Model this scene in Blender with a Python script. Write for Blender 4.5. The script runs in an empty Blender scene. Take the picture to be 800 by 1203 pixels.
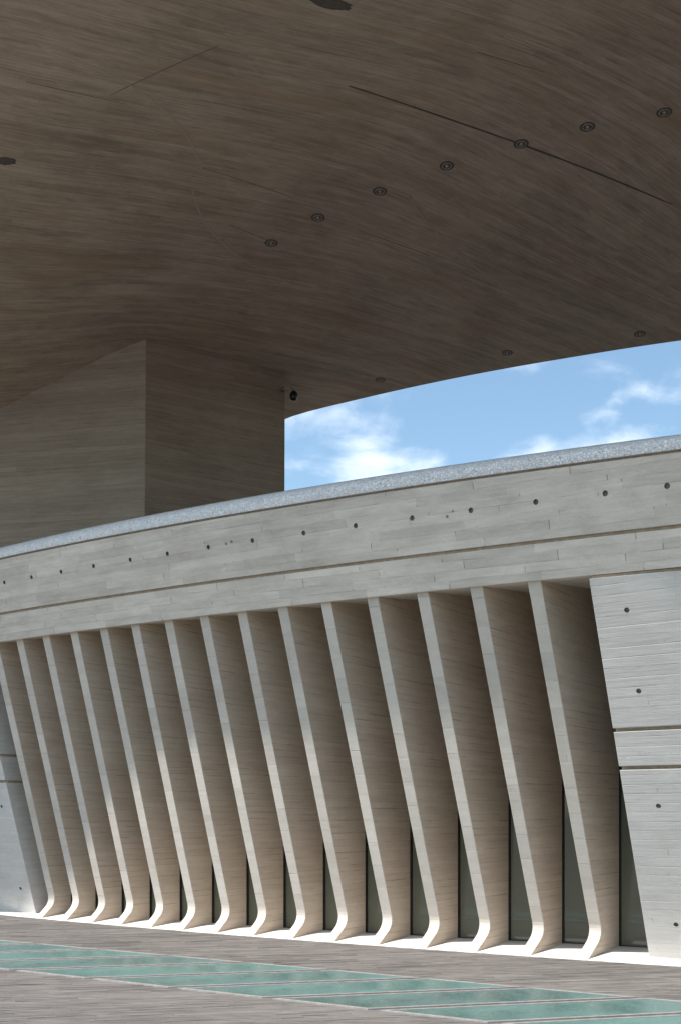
import bpy, bmesh, math, random
import numpy as np
from mathutils import Vector

random.seed(7)
R = math.radians
scene = bpy.context.scene
COL = scene.collection

# ------------------------------------------------------------------ camera, sky, sun, exposure
cam_data = bpy.data.cameras.new('camera')
cam = bpy.data.objects.new('camera', cam_data)
COL.objects.link(cam)
cam.location = (0, 0, 1.7)
cam.rotation_euler = (R(90), 0, 0)
cam_data.sensor_fit = 'HORIZONTAL'
cam_data.sensor_width = 24.0
cam_data.lens = 39.0
cam_data.shift_y = 0.4419
cam_data.clip_end = 2000
scene.camera = cam

SUN_EL = 57.0
SUN_H = Vector((0.88, 0.47, 0)).normalized()          # horizontal direction the light travels in
world = bpy.data.worlds.new('World')
scene.world = world
world.use_nodes = True
wn = world.node_tree.nodes
wl = world.node_tree.links
wn.clear()
w_out = wn.new('ShaderNodeOutputWorld')
w_bg = wn.new('ShaderNodeBackground')
w_bg.inputs['Strength'].default_value = 0.145
sky = wn.new('ShaderNodeTexSky')
sky.sky_type = 'NISHITA'
sky.sun_disc = False
sky.sun_elevation = R(SUN_EL)
sky.sun_rotation = math.atan2(-SUN_H.x, -SUN_H.y)
sky.altitude = 10
sky.air_density = 1.0
sky.dust_density = 1.2
sky.ozone_density = 0.6
# broken fair-weather cumulus over the whole dome
w_tc = wn.new('ShaderNodeTexCoord')
w_sep = wn.new('ShaderNodeSeparateXYZ')
wl.new(w_tc.outputs['Generated'], w_sep.inputs[0])
w_map = wn.new('ShaderNodeMapping')
w_map.inputs['Location'].default_value = (5.2, 0.4, 11.3)
w_map.inputs['Scale'].default_value = (4.6, 4.6, 9.0)
wl.new(w_tc.outputs['Generated'], w_map.inputs[0])
w_no = wn.new('ShaderNodeTexNoise')
w_no.inputs['Scale'].default_value = 2.2
w_no.inputs['Detail'].default_value = 7.0
w_no.inputs['Roughness'].default_value = 0.52
w_no.inputs['Distortion'].default_value = 0.25
wl.new(w_map.outputs[0], w_no.inputs['Vector'])
w_ramp = wn.new('ShaderNodeMapRange')
w_ramp.interpolation_type = 'SMOOTHSTEP'
w_ramp.inputs['From Min'].default_value = 0.48
w_ramp.inputs['From Max'].default_value = 0.76
w_ramp.inputs['To Max'].default_value = 0.85
wl.new(w_no.outputs['Fac'], w_ramp.inputs['Value'])
w_mix = wn.new('ShaderNodeMixRGB')
w_mix.inputs[2].default_value = (6.0, 6.5, 7.1, 1)
wl.new(w_ramp.outputs[0], w_mix.inputs[0])
w_tint = wn.new('ShaderNodeMixRGB')
w_tint.blend_type = 'MULTIPLY'
w_tint.inputs[0].default_value = 1.0
w_tint.inputs[2].default_value = (0.95, 1.045, 1.0, 1)
wl.new(sky.outputs[0], w_tint.inputs[1])
wl.new(w_tint.outputs[0], w_mix.inputs[1])
wl.new(w_mix.outputs[0], w_bg.inputs['Color'])
wl.new(w_bg.outputs[0], w_out.inputs['Surface'])

sun_data = bpy.data.lights.new('sun', 'SUN')
sun_data.energy = 5.0
sun_data.angle = R(0.53)
sun_data.color = (1.0, 0.955, 0.90)
sun = bpy.data.objects.new('sun', sun_data)
COL.objects.link(sun)
sun_dir = Vector((SUN_H.x * math.cos(R(SUN_EL)), SUN_H.y * math.cos(R(SUN_EL)), -math.sin(R(SUN_EL))))
sun.rotation_euler = sun_dir.to_track_quat('-Z', 'Y').to_euler()
sun.location = (-20, -15, 30)

vs = scene.view_settings
vs.view_transform = 'Standard'
vs.look = 'None'
vs.exposure = 0.58
vs.gamma = 1.0
vs.use_curve_mapping = False
scene.cycles.use_denoising = True
scene.cycles.max_bounces = 10
scene.cycles.diffuse_bounces = 6
scene.cycles.sample_clamp_indirect = 8.0

# ------------------------------------------------------------------ node helpers
class NT:
    def __init__(self, name):
        self.m = bpy.data.materials.new(name)
        self.m.use_nodes = True
        self.n = self.m.node_tree.nodes
        self.l = self.m.node_tree.links
        self.n.clear()
        self.out = self.n.new('ShaderNodeOutputMaterial')
        self.b = self.n.new('ShaderNodeBsdfPrincipled')
        self.l.new(self.b.outputs[0], self.out.inputs[0])

    def plug(self, sock, v):
        if hasattr(v, 'is_output') or isinstance(v, bpy.types.NodeSocket):
            self.l.new(v, sock)
        elif isinstance(v, (tuple, list)) and len(v) == 3 and sock.type == 'RGBA':
            sock.default_value = (*v, 1)
        else:
            sock.default_value = v

    def math(self, op, a, b=None, c=None, clamp=False):
        nd = self.n.new('ShaderNodeMath')
        nd.operation = op
        nd.use_clamp = clamp
        self.plug(nd.inputs[0], a)
        if b is not None:
            self.plug(nd.inputs[1], b)
        if c is not None:
            self.plug(nd.inputs[2], c)
        return nd.outputs[0]

    def comb(self, x, y, z=0.0):
        nd = self.n.new('ShaderNodeCombineXYZ')
        for k, v in enumerate((x, y, z)):
            self.plug(nd.inputs[k], v)
        return nd.outputs[0]

    def noise(self, vec, scale, detail=4, rough=0.55, dist=0.0):
        nd = self.n.new('ShaderNodeTexNoise')
        self.plug(nd.inputs['Vector'], vec)
        nd.inputs['Scale'].default_value = scale
        nd.inputs['Detail'].default_value = detail
        nd.inputs['Roughness'].default_value = rough
        nd.inputs['Distortion'].default_value = dist
        return nd.outputs['Fac']

    def white(self, vec):
        nd = self.n.new('ShaderNodeTexWhiteNoise')
        nd.noise_dimensions = '3D'
        self.plug(nd.inputs['Vector'], vec)
        return nd.outputs['Value']

    def remap(self, v, a, b, c=0.0, d=1.0, smooth=True):
        nd = self.n.new('ShaderNodeMapRange')
        nd.interpolation_type = 'SMOOTHSTEP' if smooth else 'LINEAR'
        self.plug(nd.inputs['Value'], v)
        nd.inputs['From Min'].default_value = a
        nd.inputs['From Max'].default_value = b
        nd.inputs['To Min'].default_value = c
        nd.inputs['To Max'].default_value = d
        return nd.outputs[0]

    def mix(self, f, a, b, mode='MIX'):
        nd = self.n.new('ShaderNodeMixRGB')
        nd.blend_type = mode
        self.plug(nd.inputs[0], f)
        self.plug(nd.inputs[1], a)
        self.plug(nd.inputs[2], b)
        return nd.outputs[0]

    def bump(self, h, strength, dist):
        nd = self.n.new('ShaderNodeBump')
        nd.inputs['Strength'].default_value = strength
        nd.inputs['Distance'].default_value = dist
        self.plug(nd.inputs['Height'], h)
        self.l.new(nd.outputs[0], self.b.inputs['Normal'])

    def uv(self):
        nd = self.n.new('ShaderNodeUVMap')
        nd.uv_map = 'UVMap'
        sp = self.n.new('ShaderNodeSeparateXYZ')
        self.l.new(nd.outputs[0], sp.inputs[0])
        return sp.outputs[0], sp.outputs[1]


def plain(name, col, rough=0.6, metal=0.0, spec=0.5):
    t = NT(name)
    n = t.noise(t.n.new('ShaderNodeTexCoord').outputs['Object'], 14, 4)
    c = t.mix(t.remap(n, 0.3, 0.7), tuple(v * 0.82 for v in col), tuple(min(1, v * 1.12) for v in col))
    t.plug(t.b.inputs['Base Color'], c)
    t.b.inputs['Roughness'].default_value = rough
    t.b.inputs['Metallic'].default_value = metal
    t.b.inputs['Specular IOR Level'].default_value = spec
    return t.m


def board_concrete(name, light, dark, bh=0.09, bl=2.4, line=0.35, ends=0.4, streak=0.5, board=0.5,
                   blotch=0.5, stain=None, stain_amt=0.0, pores=0.5, bump=0.35, vjit=0.0, rough=0.85, veins=0.0, sweep=0.0, broad=0.0):
    """concrete cast against sawn boards: u along the boards, v across them (metres)"""
    t = NT(name)
    u, v = t.uv()
    if sweep:
        sw = t.noise(t.comb(u, v, 12.0), 0.11, 1, 0.4)
        v = t.math('ADD', v, t.math('MULTIPLY', t.math('SUBTRACT', sw, 0.5), sweep))
    wob = t.noise(t.comb(t.math('MULTIPLY', u, 0.7), t.math('MULTIPLY', v, 0.7)), 1.0, 2)
    vv = t.math('ADD', v, t.math('MULTIPLY', t.math('SUBTRACT', wob, 0.5), 0.012 + vjit))
    q = t.math('DIVIDE', vv, bh)
    row = t.math('FLOOR', q)
    fv = t.math('FRACT', q)
    r1 = t.white(t.comb(row, 3.7, 1.1))
    u2 = t.math('ADD', t.math('DIVIDE', u, bl), t.math('MULTIPLY', r1, 13.0))
    colm = t.math('FLOOR', u2)
    fu = t.math('FRACT', u2)
    r2 = t.white(t.comb(row, colm, 8.3))
    ev = t.math('MULTIPLY', t.math('MINIMUM', fv, t.math('SUBTRACT', 1.0, fv)), bh)
    eu = t.math('MULTIPLY', t.math('MINIMUM', fu, t.math('SUBTRACT', 1.0, fu)), bl)
    brk = t.remap(t.noise(t.comb(t.math('MULTIPLY', u, 2.2), t.math('MULTIPLY', v, 11.0), 2.0), 1.0, 3), 0.38, 0.66)
    rl = t.white(t.comb(row, 9.1, 4.4))
    lv = t.math('MULTIPLY', t.math('MULTIPLY', t.remap(ev, 0.0015, 0.0075, 1.0, 0.0), brk), t.remap(rl, 0.1, 0.9, 0.25, 1.0))
    brk2 = t.remap(t.noise(t.comb(t.math('MULTIPLY', u, 3.0), t.math('MULTIPLY', v, 9.0), 7.0), 1.0, 2), 0.48, 0.6)
    lu = t.math('MULTIPLY', t.remap(eu, 0.002, 0.007, 1.0, 0.0), brk2)
    st = t.noise(t.comb(t.math('MULTIPLY', u, 1.1), t.math('MULTIPLY', v, 30.0), r2), 1.0, 5, 0.6, 0.3)
    fine = t.noise(t.comb(t.math('MULTIPLY', u, 9.0), t.math('MULTIPLY', v, 120.0), r2), 1.0, 3, 0.6)
    blo = t.noise(t.comb(u, v, 5.0), 0.55, 5, 0.6, 0.4)
    gra = t.noise(t.comb(u, v, 1.0), 38.0, 4, 0.7)
    med = t.noise(t.comb(t.math('MULTIPLY', u, 1.5), t.math('MULTIPLY', v, 5.0), 6.0), 1.6, 6, 0.68, 0.6)
    f = t.math('MULTIPLY', t.math('SUBTRACT', r2, 0.5), board)
    f = t.math('ADD', f, t.math('MULTIPLY', t.math('SUBTRACT', st, 0.5), streak * 2.2))
    f = t.math('ADD', f, t.math('MULTIPLY', t.math('SUBTRACT', fine, 0.5), streak * 0.8))
    f = t.math('ADD', f, t.math('MULTIPLY', t.math('SUBTRACT', blo, 0.5), blotch * 2.4))
    f = t.math('ADD', f, t.math('MULTIPLY', t.math('SUBTRACT', gra, 0.5), 0.55))
    f = t.math('ADD', f, t.math('MULTIPLY', t.math('SUBTRACT', med, 0.5), blotch * 2.2))
    if broad:
        br = t.noise(t.comb(t.math('MULTIPLY', u, 0.22), t.math('MULTIPLY', v, 3.6), 15.0), 1.0, 6, 0.66, 0.5)
        f = t.math('ADD', f, t.math('MULTIPLY', t.math('SUBTRACT', br, 0.5), broad * 2.4))
    f = t.math('ADD', f, 0.5, clamp=True)
    c = t.mix(f, dark, light)
    if stain:
        sm = t.noise(t.comb(t.math('MULTIPLY', u, 0.35), t.math('MULTIPLY', v, 1.6), 3.0), 1.0, 6, 0.62, 0.6)
        sf = t.math('MULTIPLY', t.remap(sm, 0.5, 0.68), stain_amt)
        c = t.mix(sf, c, stain)
    if veins:
        # faint pale laitance runs where the shutter sheets met
        wv = t.noise(t.comb(u, v, 9.0), 0.5, 3)
        ve_ = t.n.new('ShaderNodeTexVoronoi')
        ve_.feature = 'DISTANCE_TO_EDGE'
        t.plug(ve_.inputs['Vector'], t.comb(t.math('ADD', t.math('MULTIPLY', u, 0.25), wv), t.math('ADD', v, t.math('MULTIPLY', wv, 1.4))))
        ve_.inputs['Scale'].default_value = 0.33
        vm = t.math('MULTIPLY', t.remap(ve_.outputs['Distance'], 0.0, 0.022, 1.0, 0.0), t.remap(t.noise(t.comb(u, v, 4.0), 0.9, 3), 0.42, 0.62))
        c = t.mix(t.math('MULTIPLY', vm, veins), c, tuple(min(1, x * 1.45) for x in light))
    vor = t.n.new('ShaderNodeTexVoronoi')
    t.plug(vor.inputs['Vector'], t.comb(u, v))
    vor.inputs['Scale'].default_value = 7.0
    pr = t.math('MULTIPLY', t.remap(vor.outputs['Distance'], 0.025, 0.05, 1.0, 0.0), pores)
    dk = t.math('MAXIMUM', t.math('MAXIMUM', t.math('MULTIPLY', lv, line), t.math('MULTIPLY', lu, ends)), pr)
    c = t.mix(dk, c, tuple(x * 0.22 for x in dark))
    t.plug(t.b.inputs['Base Color'], c)
    t.b.inputs['Roughness'].default_value = rough
    t.b.inputs['Specular IOR Level'].default_value = 0.25
    h = t.math('ADD', t.math('MULTIPLY', r2, 0.5), t.math('MULTIPLY', st, 0.5))
    h = t.math('ADD', h, t.math('MULTIPLY', fine, 0.25))
    h = t.math('ADD', h, t.math('MULTIPLY', gra, 0.12))
    h = t.math('SUBTRACT', h, t.math('MULTIPLY', t.math('MAXIMUM', lv, lu), 0.8))
    t.bump(h, bump, 0.012)
    return t.m


M = {}
M['fascia'] = board_concrete('fascia_concrete', (0.66, 0.60, 0.53), (0.41, 0.365, 0.318), bh=0.10, bl=1.1, line=0.35,
                             ends=0.6, streak=0.3, board=0.42, blotch=0.6, stain=(0.40, 0.34, 0.28), stain_amt=0.35)
M['block'] = board_concrete('end_wall_concrete', (0.62, 0.60, 0.572), (0.46, 0.443, 0.42), bh=0.10, bl=2.6, line=0.2,
                            ends=0.45, streak=0.36, board=0.2, blotch=0.6)
M['rib'] = board_concrete('rib_concrete', (0.67, 0.57, 0.47), (0.48, 0.39, 0.305), bh=0.085, bl=7.0, line=0.6,
                          ends=0.2, streak=0.5, board=0.22, blotch=0.4, stain=(0.44, 0.35, 0.275), stain_amt=0.3)
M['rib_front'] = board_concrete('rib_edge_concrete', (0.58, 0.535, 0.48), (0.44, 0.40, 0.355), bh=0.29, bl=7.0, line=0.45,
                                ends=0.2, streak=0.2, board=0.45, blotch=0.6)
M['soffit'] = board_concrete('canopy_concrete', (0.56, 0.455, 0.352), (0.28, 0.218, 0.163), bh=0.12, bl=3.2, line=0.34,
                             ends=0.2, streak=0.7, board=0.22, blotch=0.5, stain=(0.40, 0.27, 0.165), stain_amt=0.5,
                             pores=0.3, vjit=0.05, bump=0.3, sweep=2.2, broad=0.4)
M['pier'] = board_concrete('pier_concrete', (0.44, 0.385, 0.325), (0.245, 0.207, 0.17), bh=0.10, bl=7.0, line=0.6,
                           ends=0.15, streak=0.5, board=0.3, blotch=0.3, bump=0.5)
M['pier_shade'] = board_concrete('pier_shaded_concrete', (0.36, 0.29, 0.225), (0.20, 0.155, 0.118), bh=0.10, bl=7.0, line=0.6,
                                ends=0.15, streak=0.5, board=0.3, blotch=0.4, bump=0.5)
M['groove'] = plain('joint_mortar', (0.36, 0.285, 0.21), 0.9)
M['deck'] = plain('low_bounce_deck', (0.07, 0.066, 0.062), 0.9)  # unseen roof surface, kept dark to cut bounce onto the canopy
M['hole'] = plain('tie_hole_grout', (0.23, 0.20, 0.17), 0.9)
M['dark_metal'] = plain('dark_metal', (0.018, 0.018, 0.017), 0.4, 0.3)
M['black'] = plain('black_plastic', (0.008, 0.008, 0.008), 0.35)
M['ring'] = plain('light_ring', (0.33, 0.29, 0.245), 0.5, 0.2)
M['ring_dark'] = plain('light_recess', (0.12, 0.097, 0.077), 0.8)
M['pale_run'] = board_concrete('laitance', (0.50, 0.415, 0.335), (0.37, 0.30, 0.235), bh=0.12, bl=3.0, line=0.1, ends=0.1, streak=0.4, board=0.1, blotch=0.5)
M['faint_line'] = plain('board_joint', (0.20, 0.16, 0.125), 0.9)
M['joint_line'] = plain('joint_sealant', (0.105, 0.085, 0.068), 0.9)
M['frame'] = plain('pale_frame', (0.25, 0.235, 0.225), 0.6)

# pale stone plinth
t = NT('pale_stone')
tc = t.n.new('ShaderNodeTexCoord').outputs['Object']
f = t.remap(t.noise(tc, 3.0, 6, 0.6), 0.3, 0.7)
sp_ = t.remap(t.noise(tc, 60.0, 3), 0.35, 0.65)
t.plug(t.b.inputs['Base Color'], t.mix(t.math('MULTIPLY', sp_, 0.4), t.mix(f, (0.54, 0.51, 0.47), (0.75, 0.73, 0.70)), (0.50, 0.47, 0.44)))
t.b.inputs['Roughness'].default_value = 0.8
M['plinth'] = t.m

# broken-tile mosaic of the coping
t = NT('tile_mosaic')
u, v = t.uv()
vec = t.comb(u, v)
vo = t.n.new('ShaderNodeTexVoronoi')
vo.feature = 'F1'
vo.inputs['Scale'].default_value = 32.0
t.plug(vo.inputs['Vector'], vec)
ve = t.n.new('ShaderNodeTexVoronoi')
ve.feature = 'DISTANCE_TO_EDGE'
ve.inputs['Scale'].default_value = 32.0
t.plug(ve.inputs['Vector'], vec)
cs = t.n.new('ShaderNodeSeparateColor')
t.l.new(vo.outputs['Color'], cs.inputs[0])
tile = t.mix(cs.outputs[0], (0.60, 0.615, 0.63), (0.75, 0.76, 0.77))
grout = t.remap(ve.outputs['Distance'], 0.02, 0.08, 1.0, 0.0)
t.plug(t.b.inputs['Base Color'], t.mix(grout, tile, (0.40, 0.40, 0.41)))
t.plug(t.b.inputs['Roughness'], t.mix(grout, (0.18, 0.18, 0.18), (0.9, 0.9, 0.9)))
tilt = t.math('MULTIPLY', cs.outputs[1], 0.5)
t.bump(t.math('ADD', t.math('SUBTRACT', tilt, t.math('MULTIPLY', grout, 0.7)), t.math('MULTIPLY', t.noise(vec, 60, 2), 0.4)), 0.5, 0.01)
M['mosaic'] = t.m

# dark tinted facade glass
t = NT('tinted_glass')
t.b.inputs['Base Color'].default_value = (0.13, 0.133, 0.10, 1)
t.b.inputs['Roughness'].default_value = 0.03
t.b.inputs['IOR'].default_value = 1.55
tc = t.n.new('ShaderNodeTexCoord').outputs['Object']
t.bump(t.noise(tc, 0.8, 1), 0.02, 0.05)
M['glass'] = t.m

# teal walk-on glass with dust and scuffs
t = NT('teal_floor_glass')
tc = t.n.new('ShaderNodeTexCoord').outputs['Object']
f = t.remap(t.noise(tc, 1.3, 6, 0.65, 0.5), 0.3, 0.72)
oi = t.n.new('ShaderNodeObjectInfo').outputs['Random']
c = t.mix(f, (0.055, 0.105, 0.102), (0.10, 0.162, 0.156))
c = t.mix(t.math('MULTIPLY', oi, 0.5), c, (0.10, 0.22, 0.20))
du = t.remap(t.noise(tc, 26.0, 5, 0.7), 0.52, 0.75)
c = t.mix(t.math('MULTIPLY', du, 0.35), c, (0.36, 0.37, 0.34))
t.plug(t.b.inputs['Base Color'], c)
t.plug(t.b.inputs['Roughness'], t.remap(f, 0, 1, 0.24, 0.48))
M['teal'] = t.m

# weathered stone setts: per-piece tone stored in a face attribute
t = NT('plaza_stone')
at_ = t.n.new('ShaderNodeAttribute')
at_.attribute_name = 'tone'
geo = t.n.new('ShaderNodeNewGeometry').outputs['Position']
mp = t.n.new('ShaderNodeMapping')
mp.inputs['Rotation'].default_value = (0, 0, R(-13.8))
mp.inputs['Scale'].default_value = (1.0, 6.0, 1.0)
t.l.new(geo, mp.inputs[0])
st = t.noise(mp.outputs[0], 2.6, 6, 0.65, 0.4)
gr = t.noise(geo, 45.0, 4, 0.7)
bl = t.noise(geo, 0.5, 4, 0.6)
f = t.math('ADD', t.math('MULTIPLY', at_.outputs['Fac'], 0.45), t.math('MULTIPLY', t.math('SUBTRACT', st, 0.5), 2.3))
f = t.math('ADD', f, t.math('MULTIPLY', t.math('SUBTRACT', gr, 0.5), 0.6))
f = t.math('ADD', f, t.math('MULTIPLY', t.math('SUBTRACT', bl, 0.5), 0.8))
f = t.math('ADD', f, 0.28, clamp=True)
t.plug(t.b.inputs['Base Color'], t.mix(f, (0.068, 0.061, 0.057), (0.185, 0.169, 0.159)))
t.b.inputs['Roughness'].default_value = 0.8
t.bump(t.math('ADD', st, t.math('MULTIPLY', gr, 0.4)), 0.4, 0.01)
M['stone'] = t.m

# ------------------------------------------------------------------ mesh helpers
def link(o, parent=None):
    COL.objects.link(o)
    if parent is not None:
        o.parent = parent
    return o


def empty(name, loc, label, cat, group=None):
    o = bpy.data.objects.new(name, None)
    o.location = loc
    o.empty_display_size = 0.3
    o['label'] = label
    o['category'] = cat
    if group:
        o['group'] = group
    return link(o)


TA = R(-34.0)
TT = Vector((math.cos(TA), math.sin(TA), 0))           # along the facade, towards the near end
NN = Vector((math.sin(TA), -math.cos(TA), 0))          # out of the facade


def set_uv(me, ax=TT, an=NN, off=None):
    off = off if off is not None else (random.uniform(0, 50), 0.0)
    lay = me.uv_layers.new(name='UVMap')
    co = [v.co for v in me.vertices]
    for p in me.polygons:
        N = p.normal
        for li in p.loop_indices:
            c = co[me.loops[li].vertex_index]
            if abs(N.z) > 0.85:
                uv = (c.dot(ax), c.dot(an))
            elif abs(N.dot(ax)) > 0.6:
                uv = (c.dot(an) + 31.0, c.z)
            else:
                uv = (c.dot(ax), c.z)
            lay.data[li].uv = (uv[0] + off[0], uv[1] + off[1])


def mesh_obj(name, verts, faces, mat, parent=None, bevel=0.0, smooth=None, uvax=(TT, NN), uvoff=None, fix=True):
    """verts are world positions; a parent Empty's translation is taken off"""
    me = bpy.data.meshes.new(name)
    me.from_pydata([tuple(v) for v in verts], [], faces)
    if fix:
        bm = bmesh.new()
        bm.from_mesh(me)
        bmesh.ops.recalc_face_normals(bm, faces=bm.faces)
        bm.to_mesh(me)
        bm.free()
    me.update()
    set_uv(me, uvax[0], uvax[1], uvoff)
    if parent is not None:
        base = parent.location.copy()
        if parent.parent is not None:
            base += parent.parent.location
        for v in me.vertices:
            v.co -= base
    me.materials.append(mat)
    o = link(bpy.data.objects.new(name, me), parent)
    if smooth is not None:
        for p in me.polygons:
            p.use_smooth = True
        me.set_sharp_from_angle(angle=R(smooth))
    if bevel > 0:
        b = o.modifiers.new('bevel', 'BEVEL')
        b.width = bevel
        b.segments = 2
        b.limit_method = 'ANGLE'
        b.angle_limit = R(40)
    return o


def tubes(path, rad, seg=10):
    V, Fc = [], []
    path = [Vector(p) for p in path]
    rads = rad if isinstance(rad, (list, tuple)) else [rad] * len(path)
    for k, p in enumerate(path):
        d = (path[min(k + 1, len(path) - 1)] - path[max(k - 1, 0)]).normalized()
        a = d.orthogonal().normalized()
        if k:
            a = (pa - d * pa.dot(d)).normalized()
        pa = a
        b = d.cross(a)
        for s in range(seg):
            th = 2 * math.pi * s / seg
            V.append(p + (a * math.cos(th) + b * math.sin(th)) * rads[k])
    for k in range(len(path) - 1):
        for s in range(seg):
            Fc.append((k * seg + s, k * seg + (s + 1) % seg, (k + 1) * seg + (s + 1) % seg, (k + 1) * seg + s))
    Fc.append(tuple(range(seg)))
    Fc.append(tuple((len(path) - 1) * seg + s for s in range(seg)))
    return V, Fc


def lathe(origin, axis, prof, seg=24):
    """prof: (radius, distance along axis)"""
    axis = Vector(axis).normalized()
    a = axis.orthogonal().normalized()
    b = axis.cross(a)
    V, Fc = [], []
    o = Vector(origin)
    for r, h in prof:
        for s in range(seg):
            th = 2 * math.pi * s / seg
            V.append(o + axis * h + (a * math.cos(th) + b * math.sin(th)) * max(r, 1e-4))
    for k in range(len(prof) - 1):
        for s in range(seg):
            Fc.append((k * seg + s, k * seg + (s + 1) % seg, (k + 1) * seg + (s + 1) % seg, (k + 1) * seg + s))
    return V, Fc


# ------------------------------------------------------------------ the facade's plan (u counts the ribs, metres)
def tip(u):
    return Vector((0.0045408 * u * u + 0.481355 * u - 4.787445, 0.00099618 * u * u - 0.370844 * u + 17.710442, 0))


def dtop(u):
    if u > 17:
        return 0.85 + 0.0033 * 225 + 0.099 * (u - 17)
    return 0.85 + 0.0033 * max(u - 2, 0) ** 2


def poly(c, u):
    u = max(-3.0, min(19.0, u))
    return c[0] * u * u + c[1] * u + c[2]


ZB = lambda u: poly((-0.00078, -0.0010, 4.300), u)
ZG = lambda u: poly((-0.00090, -0.0003, 4.696), u)
ZM = lambda u: poly((-0.00137, 0.0020, 5.452), u)
ZT = lambda u: poly((-0.00185, 0.0090, 5.648), u)
LEAN = 0.25
PROUD = 0.06


def fd(u, z):
    return dtop(u) + PROUD + LEAN * (z - 4.2)


def fp(u, d, z):
    p = tip(u) + NN * d
    return Vector((p.x, p.y, z))


def urange(a, b, step=0.3, extra=()):
    n = max(1, int(round((b - a) / step)))
    s = [a + (b - a) * k / n for k in range(n + 1)]
    ex = sorted(extra)
    s = [x for x in s if all(abs(x - e) > 0.06 for e in ex) or x in (a, b)] + [e for e in ex if a < e < b]
    return sorted(s)


def sweep(name, front, back, us, mat, parent, holes=(), zh=None, hr=0.035, hs=0.045, bevel=0.0, uvoff=None, follow=None):
    """solid swept along the facade: front(u) -> [(d,z) bottom, (d,z) top]; back(u) -> [(d,z) top, (d,z) bottom].
    holes: u positions of formwork tie holes in the front face at height zh(u)"""
    if holes and not isinstance(holes[0], (tuple, list)):
        holes = [(holes, zh)]
    hus = []
    for r_, (hl, zf) in enumerate(holes):
        for h in hl:
            w = hs / (tip(h + 0.5) - tip(h - 0.5)).length
            hus.append((h - w, h + w, r_))
    us = urange(us[0], us[1], us[2], sorted({e for p in hus for e in p[:2]}))
    V, Fc = [], []
    rows = []
    for u in us:
        (d0, z0), (d1, z1) = front(u)
        r = [fp(u, d0, z0)]
        for hl, zf in holes:
            for dz in (-hs, hs):
                z = zf(u) + dz
                k = (z - z0) / (z1 - z0)
                r.append(fp(u, d0 + (d1 - d0) * k, z))
        r.append(fp(u, d1, z1))
        nf = len(r)
        r += [fp(u, d, z) for d, z in back(u)]
        rows.append(r)
    n = len(rows[0])
    for r in rows:
        V += r
    hole_cells = {(round(a, 5), 1 + 2 * r_) for a, b, r_ in hus}
    cups = []
    for k in range(len(us) - 1):
        for j in range(n):
            j2 = (j + 1) % n
            a, b, c, d = k * n + j, (k + 1) * n + j, (k + 1) * n + j2, k * n + j2
            if (round(us[k], 5), j) in hole_cells:
                A_, B_, C_, D_ = V[a], V[b], V[c], V[d]
                cen = (A_ + B_ + C_ + D_) / 4
                ex = (B_ - A_).normalized()
                nn = ex.cross((D_ - A_)).normalized()
                if nn.dot(NN) < 0:
                    nn = -nn
                ez = nn.cross(ex).normalized()
                if ez.z < 0:
                    ez = -ez
                base = len(V)
                for s in range(16):
                    th = R(225) + 2 * math.pi * s / 16
                    V.append(cen + (ex * math.cos(th) + ez * math.sin(th)) * hr)
                cor = [a, b, c, d]
                for e in range(4):
                    arc = [base + (e * 4 + m) % 16 for m in range(4, -1, -1)]
                    Fc.append((cor[e], cor[(e + 1) % 4], *arc))
                cups.append((cen, nn, hr))
                continue
            Fc.append((a, b, c, d))
    Fc.append(tuple(range(n)))
    Fc.append(tuple((len(us) - 1) * n + j for j in range(n)))
    o = mesh_obj(name, V, Fc, mat, parent, bevel=bevel, uvoff=uvoff)
    if follow:
        # shutter boards run parallel to the band's own edges, not dead level
        lay = o.data.uv_layers['UVMap'].data
        ref = {}
        for k, u in enumerate(us):
            for j in range(n):
                ref[k * n + j] = follow(u)
        for p in o.data.polygons:
            if abs(p.normal.z) > 0.85:
                continue
            known = [ref[o.data.loops[li].vertex_index] for li in p.loop_indices if o.data.loops[li].vertex_index in ref]
            for li in p.loop_indices:
                vi = o.data.loops[li].vertex_index
                lay[li].uv[1] -= ref.get(vi, sum(known) / max(1, len(known)))
    for cen, nn, r in cups:
        cv, cf = lathe(cen, -nn, [(r * 1.02, 0.0), (r * 0.97, 0.028), (r * 0.9, 0.032), (0.0, 0.030)], 16)
        par = o
        me = bpy.data.meshes.new('tie_hole')
        base = parent.location
        me.from_pydata([tuple(p - base) for p in cv], [], cf)
        me.materials.append(M['hole'])
        link(bpy.data.objects.new('tie_hole', me), o)
    return o


# ------------------------------------------------------------------ ground
def ground():
    V = [(-300, -300, -0.008), (300, -300, -0.008), (300, 300, -0.008), (-300, 300, -0.008)]
    g = mesh_obj('plaza_ground', V, [(0, 1, 2, 3)], M['stone'])
    g['kind'] = 'structure'
    at = g.data.attributes.new('tone', 'FLOAT', 'FACE')
    at.data[0].value = 0.5


ground()

BD = Vector((math.cos(R(13.8)), math.sin(R(13.8)), 0))
BP = Vector((-BD.y, BD.x, 0))


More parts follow.
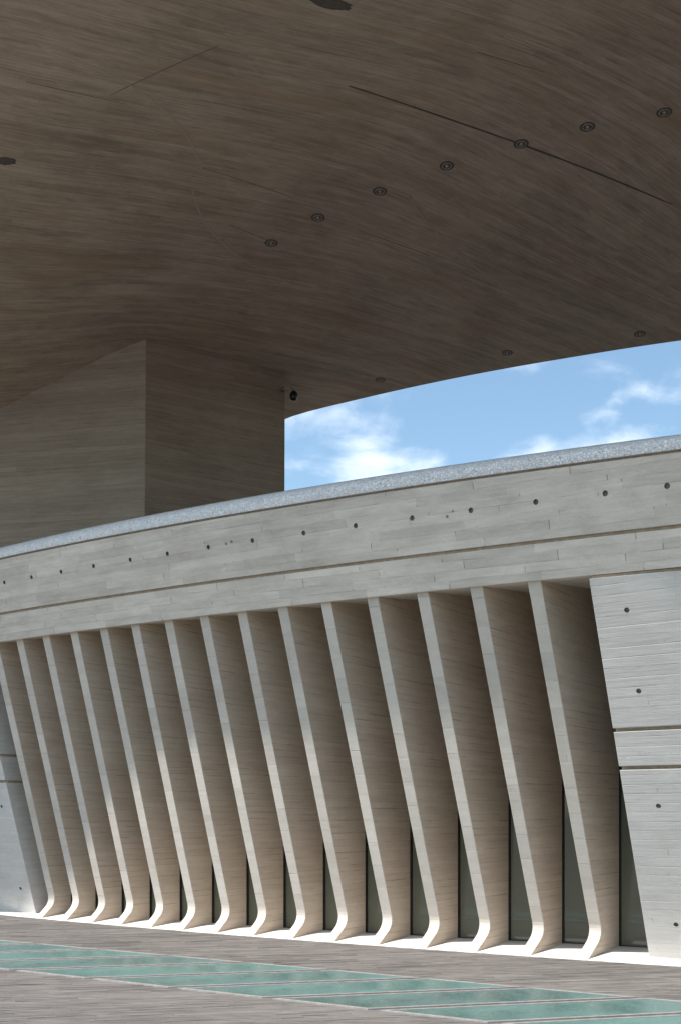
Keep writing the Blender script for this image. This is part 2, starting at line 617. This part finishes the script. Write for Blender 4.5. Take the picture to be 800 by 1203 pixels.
def pavers():
    V, Fc, tone = [], [], []
    rng = random.Random(11)
    w = 0.085
    for r in range(-14, 250):
        b0 = 2.0 + r * w
        a = -14 + rng.uniform(0, 0.7)
        row_t = rng.uniform(-0.12, 0.12)
        while a < 12:
            ln = rng.choice((0.42, 0.55, 0.7, 0.85))
            c = BD * (a + ln / 2) + BP * (b0 + w / 2)
            if 5.5 < c.y < 24 and abs(c.x) < c.y * 0.42 + 1.2 and (c - Vector((-4.8, 17.7, 0))).dot(NN) > -1.5:
                g = 0.0009
                z1 = rng.uniform(-0.0015, 0.0015)
                tx, ty = rng.uniform(-0.0012, 0.0012), rng.uniform(-0.002, 0.002)
                k = len(V)
                for (aa, bb, sx, sy) in ((a + g, b0 + g, -1, -1), (a + ln - g, b0 + g, 1, -1), (a + ln - g, b0 + w - g, 1, 1), (a + g, b0 + w - g, -1, 1)):
                    p = BD * aa + BP * bb
                    V.append((p.x, p.y, z1 + tx * sx + ty * sy))
                for j in range(4):
                    V.append((V[k + j][0], V[k + j][1], -0.028))
                Fc.append((k, k + 1, k + 2, k + 3))
                Fc += [(k + j, k + 4 + j, k + 4 + (j + 1) % 4, k + (j + 1) % 4) for j in range(4)]
                tn = min(1, max(0, 0.5 + row_t + rng.gauss(0, 0.2)))
                tone += [tn] * 5
            a += ln
    o = mesh_obj('paving_setts', V, Fc, M['stone'], fix=False)
    o['kind'] = 'stuff'
    o['label'] = 'long narrow grey stone setts paving the sunlit plaza'
    o['category'] = 'paving'
    at = o.data.attributes.new('tone', 'FLOAT', 'FACE')
    at.data.foreach_set('value', tone)


pavers()

# ------------------------------------------------------------------ the building: ribs, glass, fascia, end walls
bld = empty('concert_hall', tip(7), 'pale concrete hall front with fifteen leaning fins, curved fascia and mosaic coping', 'building')

RIB_W = 0.15
BACK = lambda u: -0.82 * dtop(u)


def rib(u):
    q = tip(u)
    dt = dtop(u)
    db = -0.345 * dt
    zt = ZB(u) + 0.03
    lean = (dt - db) / (ZB(u) - 0.26)
    prof = [(dt + lean * 0.03, zt)]
    for z in (3.2, 2.2, 1.2):
        prof.append((db + lean * (z - 0.26), z))
    p0 = Vector((db + lean * 0.15, 0.41))
    p1 = Vector((db * 1.06, 0.245))
    p2 = Vector((db * 0.62, 0.150))
    for k in range(9):
        s = k / 8
        p = p0 * (1 - s) ** 2 + p1 * 2 * s * (1 - s) + p2 * s * s
        prof.append((p.x, p.y))
    prof += [(0.0, 0.004), (BACK(u), 0.004), (BACK(u), zt + 0.20)]
    n = len(prof)
    V = []
    for off in (0, -RIB_W):
        for d, z in prof:
            p = q + NN * d + TT * off
            V.append((p.x, p.y, z))
    Fc = [tuple(range(n)), tuple(range(2 * n - 1, n - 1, -1))]
    Fc += [(k, n + k, n + (k + 1) % n, (k + 1) % n) for k in range(n)]
    o = mesh_obj('rib', V, Fc, M['rib'], bld, bevel=0.006, uvoff=(random.uniform(0, 60), random.uniform(0, 1) * 9.5))
    o.data.materials.append(M['rib_front'])
    for p in o.data.polygons:
        if abs(p.normal.dot(TT)) < 0.5:
            p.material_index = 1
    return o


for i in range(15):
    rib(i)


def box_between(name, pts, z0, z1, mat, parent, bevel=0.0):
    n = len(pts)
    V = [(p.x, p.y, z0) for p in pts] + [(p.x, p.y, z1) for p in pts]
    Fc = [tuple(range(n - 1, -1, -1)), tuple(range(n, 2 * n))]
    Fc += [(k, (k + 1) % n, n + (k + 1) % n, n + k) for k in range(n)]
    return mesh_obj(name, V, Fc, mat, parent, bevel=bevel)


LB, RB = -0.82, 14.80      # where the end walls begin
bays = [(LB, -RIB_W, 0)] + [(i, 0.0, i + 1) for i in range(14)] + [(14, 0.0, RB)]
for k, (ua, _, ub) in enumerate(bays):
    a = tip(ua) + (TT * 0.0)
    b = tip(ub) - (TT * RIB_W if k < 15 else TT * 0.0)
    ba, bb = BACK(max(ua, 0)), BACK(min(ub, 14))
    if k == 0:
        ba = BACK(0)
    A0, B0 = a + NN * (ba + 0.04), b + NN * (bb + 0.04)
    A1, B1 = a + NN * (ba + 0.02), b + NN * (bb + 0.02)
    g = box_between('glass_pane', [A0 + TT * 0.002, B0 - TT * 0.002, B1 - TT * 0.002, A1 + TT * 0.002], 0.045, ZB(ua) + 0.10, M['glass'], bld)
    # dark frame beside the fin and along the sill
    box_between('mullion', [a + NN * (ba + 0.075) + TT * 0.003, a + NN * (ba + 0.075) + TT * 0.021, a + NN * (ba + 0.043) + TT * 0.021, a + NN * (ba + 0.043) + TT * 0.003],
                0.045, ZB(ua) + 0.09, M['dark_metal'], g)
    box_between('sill', [a + NN * (ba + 0.07) + TT * 0.023, b + NN * (bb + 0.07) - TT * 0.003, b + NN * (bb + 0.043) - TT * 0.003, a + NN * (ba + 0.043) + TT * 0.023],
                0.045, 0.072, M['dark_metal'], g)
# pale stone plinth, one slab to each bay
cuts = [-9.0, -6.0, -3.5, -1.6] + [i + 0.0 for i in range(15)] + [15.4, 17.0, 19.0, 21.0]
for a, b in zip(cuts[:-1], cuts[1:]):
    pa, pb = tip(a), tip(b)
    gap = (pb - pa).normalized() * 0.003
    back_a, back_b = BACK(min(max(a, 0), 14)) * 1.02, BACK(min(max(b, 0), 14)) * 1.02
    ring = [pa + gap + NN * 0.03, pb - gap + NN * 0.03, pb - gap + NN * back_b, pa + gap + NN * back_a]
    V = [(p.x, p.y, -0.02) for p in ring] + [(p.x, p.y, z) for p, z in zip(ring, (0.007, 0.007, 0.067, 0.067))]
    mesh_obj('plinth_slab', V, [(3, 2, 1, 0), (4, 5, 6, 7)] + [(k, (k + 1) % 4, 4 + (k + 1) % 4, 4 + k) for k in range(4)], M['plinth'], bld, bevel=0.003)

# fascia: lower band, recessed joint, upper band with tie holes, joint, mosaic coping
U0, U1 = -9.0, 22.0
DEEP = lambda u: BACK(max(0, min(u, 14))) - 0.5
sweep('fascia_lower_band', lambda u: [(fd(u, ZB(u)), ZB(u)), (fd(u, ZG(u) - 0.018), ZG(u) - 0.018)],
      lambda u: [(DEEP(u), ZG(u) - 0.018), (DEEP(u), ZB(u) + 0.30)], (U0, U1, 0.3), M['fascia'], bld, bevel=0.006, follow=ZG)
sweep('joint_strip', lambda u: [(fd(u, ZG(u)) - 0.035, ZG(u) - 0.017), (fd(u, ZG(u)) - 0.028, ZG(u) + 0.017)],
      lambda u: [(DEEP(u), ZG(u) + 0.017), (DEEP(u), ZG(u) - 0.017)], (U0, U1, 0.3), M['groove'], bld)
HOLES = [-3.5, -2.4, -1.3, -0.2, 0.89, 1.92, 2.97, 4.05, 5.19, 6.27, 7.38, 8.49, 9.68, 10.79, 11.91, 12.98, 14.07, 15.14, 16.02, 17.1, 18.2]
ZH = lambda u: poly((-0.00118, 0.0009, 5.122), u)
upper = sweep('fascia_upper_band', lambda u: [(fd(u, ZG(u) + 0.018), ZG(u) + 0.018), (fd(u, ZM(u) - 0.012), ZM(u) - 0.012)],
              lambda u: [(DEEP(u), ZM(u) - 0.012), (DEEP(u), ZG(u) + 0.018)], (U0, U1, 0.3), M['fascia'], bld,
              holes=HOLES, zh=ZH, hr=0.029, bevel=0.0, follow=ZG)
for uu, dz, rr in ((7.84, 0.04, 0.018), (7.98, 0.055, 0.02), (12.55, 0.0, 0.017), (12.66, 0.045, 0.013)):
    z = ZH(uu) + dz - 0.03
    c = fp(uu, fd(uu, z) - 0.006, z)
    cv, cf = lathe(c, NN, [(rr, 0.0), (rr, 0.009), (rr * 0.6, 0.011), (0.0, 0.0105)], 12)
    mesh_obj('anchor_plug', cv, cf, M['hole'], upper)
sweep('coping_joint', lambda u: [(fd(u, ZM(u)) - 0.03, ZM(u) - 0.011), (fd(u, ZM(u)) - 0.025, ZM(u) + 0.011)],
      lambda u: [(DEEP(u), ZM(u) + 0.011), (DEEP(u), ZM(u) - 0.011)], (U0, U1, 0.3), M['groove'], bld)


def coping():
    us = urange(U0, U1, 0.25)
    V, Fc = [], []
    n = None
    for u in us:
        d0 = fd(u, ZM(u)) + 0.02
        zb, zt = ZM(u) + 0.012, ZT(u)
        h = zt - zb
        prof = [(d0 - 0.2, zb), (d0, zb), (d0 + 0.02, zb + h * 0.30)]
        for k in range(1, 9):
            th = R(90) * k / 8
            prof.append((d0 + 0.02 - 0.16 * (1 - math.cos(th)), zb + h * 0.30 + h * 0.70 * math.sin(th)))
        prof += [(d0 - 0.45, zt - 0.01), (d0 - 0.75, zt - 0.06), (d0 - 0.75, zb)]
        n = len(prof)
        V += [fp(u, d, z) for d, z in prof]
    for k in range(len(us) - 1):
        for j in range(n):
            j2 = (j + 1) % n
            Fc.append((k * n + j, (k + 1) * n + j, (k + 1) * n + j2, k * n + j2))
    Fc.append(tuple(range(n)))
    Fc.append(tuple((len(us) - 1) * n + j for j in range(n)))
    o = mesh_obj('mosaic_coping', V, Fc, M['mosaic'], bld, smooth=35)
    # arc-length UVs so that the tile pieces keep their size over the curve
    lay = o.data.uv_layers['UVMap'].data
    base = bld.location
    arc = {}
    for k, u in enumerate(us):
        s = 0.0
        for j in range(n):
            if j:
                s += (V[k * n + j] - V[k * n + j - 1]).length
            arc[k * n + j] = (V[k * n + j].dot(TT), s)
    for lp in o.data.loops:
        lay[lp.index].uv = arc[lp.vertex_index]


coping()


# end walls: three cast panels each, with recessed joints between them
def end_wall(name, ua, ub, dfun, holes_by_panel, grooves, parent):
    wall = None
    us = (ua, ub, 0.35)
    g1, g2 = grooves
    hw = 0.020
    bands = [(0.010, g1 - hw), (g1 + hw, g2 - hw), (g2 + hw, None)]
    core = sweep(name, lambda u: [(dfun(u, 0.028) - 0.05, 0.03), (dfun(u, ZB(u)) - 0.05, ZB(u) - 0.002)],
                 lambda u: [(DEEP(u), ZB(u) - 0.002), (DEEP(u), 0.03)], (ua + 0.02 if ua > 0 else ua, ub - 0.02 if ua < 0 else ub, 0.35), M['groove'], parent)
    for k, (z0, z1) in enumerate(bands):
        zz1 = (lambda u, z1=z1: (ZB(u) - 0.035) if z1 is None else z1)
        hl = holes_by_panel[k]
        me = sweep('wall_panel', lambda u: [(dfun(u, z0), z0), (dfun(u, zz1(u)), zz1(u))],
                   lambda u: [(DEEP(u) + 0.01, zz1(u)), (DEEP(u) + 0.01, z0)], us, M['block'], parent,
                   holes=hl, hr=0.028, bevel=0.006)
    return core


dR = lambda u, z: fd(u, 4.05) + 0.02 - 0.462 * (4.05 - z)
dL = lambda u, z: fd(u, 4.3) - 0.285 * (4.3 - z)
rowz = lambda z: (lambda u: z)
RU = [15.33, 16.45, 17.6, 18.7]
LU = [-1.26, -2.4, -3.5, -4.6]
end_wall('end_wall', RB, U1, dR, [[(RU, rowz(0.44)), (RU, rowz(1.77))], [],
                                  [([x - 0.04 for x in RU], rowz(2.96)), ([x - 0.04 for x in RU], rowz(3.745))]], (2.18, 2.58), bld)
end_wall('end_wall', U0, LB, dL, [[(LU, rowz(0.44)), (LU, rowz(1.80))], [], [(LU, rowz(2.98)), (LU, rowz(3.78))]], (2.20, 2.62), bld)

# roof deck and body of the hall behind the glass
pts = [tip(u) + NN * (DEEP(u) + 0.02) for u in (U0, -4, 0, 4, 8, 12, 16, 19, U1)]
pts += [tip(U1) - NN * 32.0, tip(U0) - NN * 32.0]
box_between('hall_body', pts, 0.0, 4.75, M['block'], bld)
pts = [tip(u) + NN * (fd(u, 5) - 0.55) for u in (U0, -4, 0, 4, 8, 12, 16, 19, U1)] + [tip(U1) - NN * 32.0, tip(U0) - NN * 32.0]
box_between('roof_deck', pts, 4.76, 4.98, M['deck'], bld)  # unseen depth added behind the coping to keep bounced light off the canopy

# ------------------------------------------------------------------ canopy overhead
AX = Vector((math.cos(R(-28)), math.sin(R(-28)), 0))
BX = Vector((-AX.y, AX.x, 0))
ctrl = [  # x, y, height of the underside
    (-1.34, 26.89, 11.32), (0.0, 26.11, 11.32), (1.91, 24.86, 11.32), (3.67, 23.87, 11.32), (4.83, 23.27, 11.32), (6.95, 22.57, 11.32), (10.79, 20.8, 11.32), (17.29, 18.07, 11.32),
    (-3.99, 22.76, 11.45), (-1.22, 24.45, 11.385), (-7.2, 23.41, 10.254), (-5.57, 23.07, 10.891), (2.75, 16.86, 11.905), (-1.22, 19.55, 11.775), (4.71, 16.1, 11.905), (0.64, 18.08, 11.866),
    (0.0, 13.8, 11.84), (4.25, 13.8, 11.84), (-4.14, 13.45, 11.58), (-5.01, 16.29, 11.45), (-5.76, 18.71, 11.125), (-3.04, 17.35, 11.775), (-14.91, 17.65, 10.15), (-9.37, 15.6, 11.125),
    (-5.33, 12.56, 11.45), (-1.65, 10.05, 11.645), (6.5, 5.85, 11.645), (-11.05, 21.45, 9.5), (-11.7, 28.6, 8.46), (-18.2, 28.6, 7.55), (15.6, 3.9, 11.45), (13.0, 11.7, 11.71)]
cp = np.array(ctrl)


def tps(r):
    return np.where(r > 1e-9, r * r * np.log(np.maximum(r, 1e-9)), 0.0)


Kn = len(cp)
Amat = np.zeros((Kn + 3, Kn + 3))
Amat[:Kn, :Kn] = tps(np.linalg.norm(cp[:, None, :2] - cp[None, :, :2], axis=2)) + np.eye(Kn) * 0.35
Amat[:Kn, Kn] = 1
Amat[:Kn, Kn + 1:] = cp[:, :2]
Amat[Kn, :Kn] = 1
Amat[Kn + 1:, :Kn] = cp[:, :2].T
sol = np.linalg.solve(Amat, np.concatenate([cp[:, 2], np.zeros(3)]))


def soffit_z(x, y):
    r = np.hypot(cp[:, 0] - x, cp[:, 1] - y)
    return float(tps(r) @ sol[:Kn] + sol[Kn] + sol[Kn + 1] * x + sol[Kn + 2] * y)


edge_pts = [(-1.34, 26.89), (0.0, 26.11), (1.91, 24.86), (3.67, 23.87), (4.83, 23.27), (6.95, 22.57)]
ea = [Vector((x, y, 0)).dot(AX) for x, y in edge_pts]
eb = [Vector((x, y, 0)).dot(BX) for x, y in edge_pts]
ec = np.polyfit(ea, eb, 2)


def far_b(a):
    lo, hi = ea[0] - 1.0, ea[-1] + 2.0
    if a < lo:
        k = 2 * ec[0] * lo + ec[1]
        return float(np.polyval(ec, lo) + k * (a - lo))
    if a > hi:
        k = 2 * ec[0] * hi + ec[1]
        return float(np.polyval(ec, hi) + k * (a - hi))
    return float(np.polyval(ec, a))


def near_b(a):
    return float(np.interp(a, (-30, -17.11, -16.41, -15.75, -14.93, -14.12, -13.4, -12.66, -12.01, -10.73, -8.78, -6.76, -5.37, 1, 18), (7.11, 7.91, 7.86, 7.78, 7.83, 7.87, 7.85, 7.84, 7.76, 7.59, 7.34, 7.12, 7.0, 5.0, 4.0)))


canopy = empty('canopy', (-3.99, 22.76, 11.6), 'huge dark concrete canopy with curved underside overhanging the whole hall front', 'canopy')


def build_canopy():
    aa = np.linspace(-24, 18, 90)
    nb = 40
    V, Fc = [], []
    for a in aa:
        b0, b1 = near_b(a), far_b(a)
        for j in range(nb + 1):
            b = b0 + (b1 - b0) * j / nb
            p = AX * a + BX * b
            V.append(Vector((p.x, p.y, soffit_z(p.x, p.y))))
    m = nb + 1
    nlow = len(V)
    for k, a in enumerate(aa):
        for j in range(m):
            s = j / nb
            p = V[k * m + j]
            V.append(Vector((p.x, p.y, p.z + 0.16 + 1.1 * (4 * s * (1 - s)) ** 0.8)))
    for k in range(len(aa) - 1):
        for j in range(nb):
            q = (k * m + j, (k + 1) * m + j, (k + 1) * m + j + 1, k * m + j + 1)
            Fc.append(q[::-1])
            Fc.append(tuple(nlow + x for x in q))
        for j in (0, nb):
            q = (k * m + j, (k + 1) * m + j, nlow + (k + 1) * m + j, nlow + k * m + j)
            Fc.append(q if j == 0 else q[::-1])
    for k in (0, len(aa) - 1):
        for j in range(nb):
            q = (k * m + j, k * m + j + 1, nlow + k * m + j + 1, nlow + k * m + j)
            Fc.append(q)
    W = Vector((0.87, 0.49, 0)).normalized()
    WP = Vector((-W.y, W.x, 0))
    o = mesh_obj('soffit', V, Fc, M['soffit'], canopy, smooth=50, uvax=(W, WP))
    # board direction follows the shell everywhere, also where it steepens
    lay = o.data.uv_layers['UVMap'].data
    for lp in o.data.loops:
        p = V[lp.vertex_index]
        lay[lp.index].uv = (p.dot(W) + 20, p.dot(WP) + 0.45 * p.z)
    return o


soffit = build_canopy()


def soffit_normal(x, y):
    e = 0.05
    dx = (soffit_z(x + e, y) - soffit_z(x - e, y)) / (2 * e)
    dy = (soffit_z(x, y + e) - soffit_z(x, y - e)) / (2 * e)
    return Vector((dx, dy, -1)).normalized()


def soffit_strip(name, p0, p1, width, mat, drop=0.004, n=24, bow=0.0):
    p0, p1 = Vector((*p0, 0)), Vector((*p1, 0))
    d = (p1 - p0).normalized()
    s = Vector((-d.y, d.x, 0))
    V, Fc = [], []
    for k in range(n + 1):
        f = k / n
        c = p0.lerp(p1, f) + s * bow * 4 * f * (1 - f)
        w = width * (0.25 + 0.75 * math.sin(math.pi * min(1, max(0.02, f))) ** 0.35) * (0.8 + 0.4 * random.random())
        for side in (-1, 1):
            q = c + s * side * w / 2
            V.append(Vector((q.x, q.y, soffit_z(q.x, q.y) - drop)))
    for k in range(n):
        Fc.append((2 * k, 2 * k + 1, 2 * k + 3, 2 * k + 2))
    V2 = V + [v + Vector((0, 0, drop + 0.02)) for v in V]
    m = len(V)
    F2 = list(Fc)
    for k in range(n):
        F2.append((2 * k, 2 * k + 2, m + 2 * k + 2, m + 2 * k))
        F2.append((2 * k + 1, 2 * k + 3, m + 2 * k + 3, m + 2 * k + 1))
    return mesh_obj(name, V2, F2, mat, soffit)



soffit_strip('construction_joint', (0.12, 15.51), (5.49, 18.29), 0.032, M['joint_line'], 0.006)

# MARKS
for w_, bow_, m_, p0_, p1_ in [
        (0.014, 0, 'faint_line', (-1.9, 18.98), (-1.17, 19.53)),
        (0.012, 0, 'faint_line', (-2.19, 17.37), (-0.77, 18.26)),
        (0.012, 0, 'faint_line', (-3.23, 15.45), (-1.59, 14.57)),
        (0.01, 0, 'faint_line', (-3.33, 21.24), (-1.7, 22.13)),
        (0.01, 0, 'faint_line', (1.82, 14.81), (2.81, 15.23)),
        (0.011, 0, 'faint_line', (-4.25, 14.95), (-3.02, 15.68)),
        (0.01, 0, 'faint_line', (0.3, 19.18), (1.61, 19.92)),
        (0.05, 0.45, 'pale_run', (1.09, 18.17), (4.56, 21.78)),
        (0.05, -0.5, 'pale_run', (-3.77, 14.43), (-2.19, 17.8)),
        (0.04, 0.4, 'pale_run', (-2.4, 17.93), (-0.99, 20.82)),
        (0.04, 0.3, 'pale_run', (3.16, 17.1), (5.03, 17.93))]:
    soffit_strip("board_mark" if m_ == "faint_line" else "laitance_run", p0_, p1_, w_, M[m_], 0.004, bow=bow_)
# ENDMARKS
# recessed downlights
ORD = ['first', 'second', 'third', 'fourth', 'fifth', 'sixth', 'seventh']


def downlight(x, y, r, label, group):
    n = soffit_normal(x, y)
    z = soffit_z(x, y)
    o = empty('recessed_downlight', (x, y, z), label, 'ceiling light', group)
    c = Vector((x, y, z))
    v, f = lathe(c, n, [(r * 1.0, -0.03), (r * 1.0, 0.004), (r * 0.93, 0.007), (r * 0.80, 0.006), (r * 0.78, -0.03)], 28)
    mesh_obj('outer_collar', v, f, M['ring_dark'], o, smooth=40)
    v, f = lathe(c, n, [(r * 0.70, -0.02), (r * 0.70, 0.008), (r * 0.66, 0.013), (r * 0.58, 0.013), (r * 0.55, 0.006), (r * 0.50, -0.02)], 28)
    mesh_obj('trim_ring', v, f, M['ring'], o, smooth=40)
    v, f = lathe(c, n, [(r * 0.80, 0.0035), (r * 0.3, 0.004), (0.0, 0.004)], 28)
    mesh_obj('recess', v, f, M['ring_dark'], o, smooth=40)
    v, f = lathe(c, n, [(r * 0.26, 0.002), (r * 0.25, 0.012), (r * 0.18, 0.020), (0.0, 0.023)], 20)
    mesh_obj('lens', v, f, M['ring'], o, smooth=40)


row1 = [(-1.22, 19.55), (-0.38, 18.81), (0.64, 18.08), (1.67, 17.41), (2.75, 16.86), (3.67, 16.45), (4.71, 16.1)]
for k, (x, y) in enumerate(row1):
    downlight(x, y, 0.115, '%s round downlight from the left in the long upper row under the canopy' % ORD[k], 'downlights in the canopy underside')
row2 = [(0.89, 24.67), (3.5, 23.25), (6.04, 22.32)]
for k, (x, y) in enumerate(row2):
    downlight(x, y, 0.115, '%s round downlight from the left along the canopy edge above the sky' % ORD[k], 'downlights in the canopy underside')


def drain(x, y, ang, L, Wd, label):
    """dark weathered opening in the underside with a ragged rim"""
    n = soffit_normal(x, y)
    z = soffit_z(x, y)
    c = Vector((x, y, z))
    o = empty('drain_opening', c, label, 'drain')
    a = Vector((math.cos(ang), math.sin(ang), 0))
    a = (a - n * a.dot(n)).normalized()
    b = n.cross(a)
    rim, inn = [], []
    for k in range(28):
        th = 2 * math.pi * k / 28
        j = 1 + random.uniform(-0.14, 0.14)
        p = a * math.cos(th) * L * j + b * math.sin(th) * Wd * j
        rim.append(c + p + n * 0.003)
        inn.append(c + p * 0.72 + n * 0.006)
    V = rim + inn + [c + n * 0.0065]
    f = [(k, (k + 1) % 28, 28 + (k + 1) % 28, 28 + k) for k in range(28)]
    mesh_obj('rim', V, f, M['joint_line'], o)
    v = inn + [c + n * 0.006]
    mesh_obj('cavity', v, [(k, (k + 1) % 28, 28) for k in range(28)], M['ring_dark'], o)


drain(-0.11, 13.85, R(20), 0.27, 0.10, 'dark oval opening in the canopy underside at the top of the picture')
drain(-5.01, 16.52, R(20), 0.17, 0.09, 'small dark opening in the canopy underside at the left edge of the picture')

# ------------------------------------------------------------------ pier carrying the canopy
pier = empty('canopy_pier', (-3.99, 22.73, 4.98), 'massive board-marked concrete pier rising behind the coping to the canopy', 'pier')
C0, RR, LL = Vector((-3.99, 22.73, 0)), Vector((-1.22, 24.46, 0)), Vector((-10.41, 24.09, 0))
plan = [LL, C0, RR, Vector((-1.52, 25.66, 0)), Vector((-9.01, 26.29, 0))]


def pier_body():
    V, Fc = [], []
    for z, sh in ((4.975, -0.05), (11.75, 0.0)):
        for p in plan:
            V.append((p.x + (sh if p in (C0,) else sh * 0.4), p.y, z))
    n = len(plan)
    Fc = [tuple(range(n)), tuple(range(n, 2 * n))] + [(k, (k + 1) % n, n + (k + 1) % n, n + k) for k in range(n)]
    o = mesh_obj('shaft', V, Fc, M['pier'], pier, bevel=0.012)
    o.data.materials.append(M['pier_shade'])          # darker, browner copy of the pier concrete: shade painted into this face
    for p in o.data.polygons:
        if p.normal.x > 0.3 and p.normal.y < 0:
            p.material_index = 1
    # boards run level round the pier: u along each face
    lay = o.data.uv_layers['UVMap'].data
    base = pier.location
    for p in o.data.polygons:
        if abs(p.normal.z) > 0.8:
            continue
        ax = Vector((-p.normal.y, p.normal.x, 0)).normalized()
        for li in p.loop_indices:
            c = o.data.vertices[o.data.loops[li].vertex_index].co + base
            lay[li].uv = (c.dot(ax) + p.index * 13.0, c.z)


pier_body()

# ------------------------------------------------------------------ camera on a swan-neck bracket at the pier's edge
sc_ = empty('security_camera', (-1.22, 24.44, 11.034), 'small black dome camera on a curved bracket at the pier corner below the canopy', 'camera')
b0 = Vector((-1.265, 24.415, 11.034))
CS = 1.35
v, f = lathe(b0, (0.43, -0.9, 0), [(0.0, 0.03), (0.045, 0.03), (0.045, -0.05)], 16)
mesh_obj('wall_plate', v, f, M['ring_dark'], sc_, smooth=40)
path = []
for k in range(9):
    th = R(90) * k / 8
    path.append(b0 + Vector((0.18 * math.sin(th), -0.02 - 0.07 * math.sin(th), 0.035 * math.sin(2 * th) - 0.07 * (1 - math.cos(th)))) * CS)
v, f = tubes(path, 0.014)
mesh_obj('bracket', v, f, M['ring'], sc_, smooth=40)
e = path[-1]
v, f = lathe(e, (0, 0, -1), [(r * CS, h * CS) for r, h in [(0.0, -0.02), (0.03, -0.018), (0.042, 0.0), (0.062, 0.02), (0.068, 0.06), (0.064, 0.085)]], 20)
mesh_obj('housing', v, f, M['black'], sc_, smooth=40)
v, f = lathe(e, (0, 0, -1), [(r * CS, h * CS) for r, h in [(0.062, 0.085), (0.058, 0.105), (0.042, 0.128), (0.02, 0.14), (0.0, 0.142)]], 20)
mesh_obj('dome', v, f, M['black'], sc_, smooth=60)

# ------------------------------------------------------------------ walk-on glass panels in the plaza
UD = Vector((0.847, -0.531, 0))
SK0 = Vector((1.81, 10.68, 0))


def skylight(k, label):
    fw, gap, L = 0.036, 0.042, 2.55
    a = SK0 + UD * (1.12 * k)
    b = SK0 + UD * (1.12 * (k + 1))
    # inset by the pavement gap along the band
    a = a + UD * (gap / math.sin(R(45.8)))
    b = b - UD * (gap / math.sin(R(45.8)))
    out = [a, b, b - BD * L, a - BD * L]
    c = sum(out, Vector()) / 4
    o = empty('floor_skylight', (c.x, c.y, 0), label, 'floor panel', 'teal glass panels in the plaza floor')
    # inner outline: offset each side by the frame width
    cen = c
    inner = []
    for j in range(4):
        p, pv, nx = out[j], out[j - 1], out[(j + 1) % 4]
        d1, d2 = (p - pv).normalized(), (nx - p).normalized()
        n1 = Vector((-d1.y, d1.x, 0))
        n2 = Vector((-d2.y, d2.x, 0))
        if n1.dot(cen - p) < 0:
            n1 = -n1
        if n2.dot(cen - p) < 0:
            n2 = -n2
        # intersect the two offset lines
        p1, p2 = p + n1 * fw, p + n2 * fw
        den = d1.x * d2.y - d1.y * d2.x
        s = ((p2.x - p1.x) * d2.y - (p2.y - p1.y) * d2.x) / den
        inner.append(p1 + d1 * s)
    up = lambda q, z: Vector((q.x, q.y, z))
    V = [up(p, -0.02) for p in out] + [up(p, 0.014) for p in out] + [up(p, 0.014) for p in inner] + [up(p, -0.02) for p in inner]
    Fc = []
    for j in range(4):
        j2 = (j + 1) % 4
        for r in range(3):
            Fc.append((r * 4 + j, r * 4 + j2, (r + 1) * 4 + j2, (r + 1) * 4 + j))
    mesh_obj('frame', V, Fc, M['frame'], o, bevel=0.002)
    V = [up(p, -0.015) for p in inner] + [up(p, 0.009) for p in inner]
    mesh_obj('glass_pane', V, [(0, 1, 2, 3), (7, 6, 5, 4)] + [(j, (j + 1) % 4, 4 + (j + 1) % 4, 4 + j) for j in range(4)], M['teal'], o)


NUM = ['nearest', 'second nearest', 'third nearest', 'fourth nearest', 'fifth nearest', 'sixth nearest', 'seventh nearest', 'eighth nearest', 'ninth nearest', 'tenth nearest', 'farthest']
for idx, k in enumerate(range(2, -8, -1)):
    where = NUM[idx] + ' of the slanting teal glass panels set in the plaza floor'
    if idx == 9:
        where = 'farthest of the slanting teal glass panels set in the plaza floor, at the left edge'
    skylight(k, where)
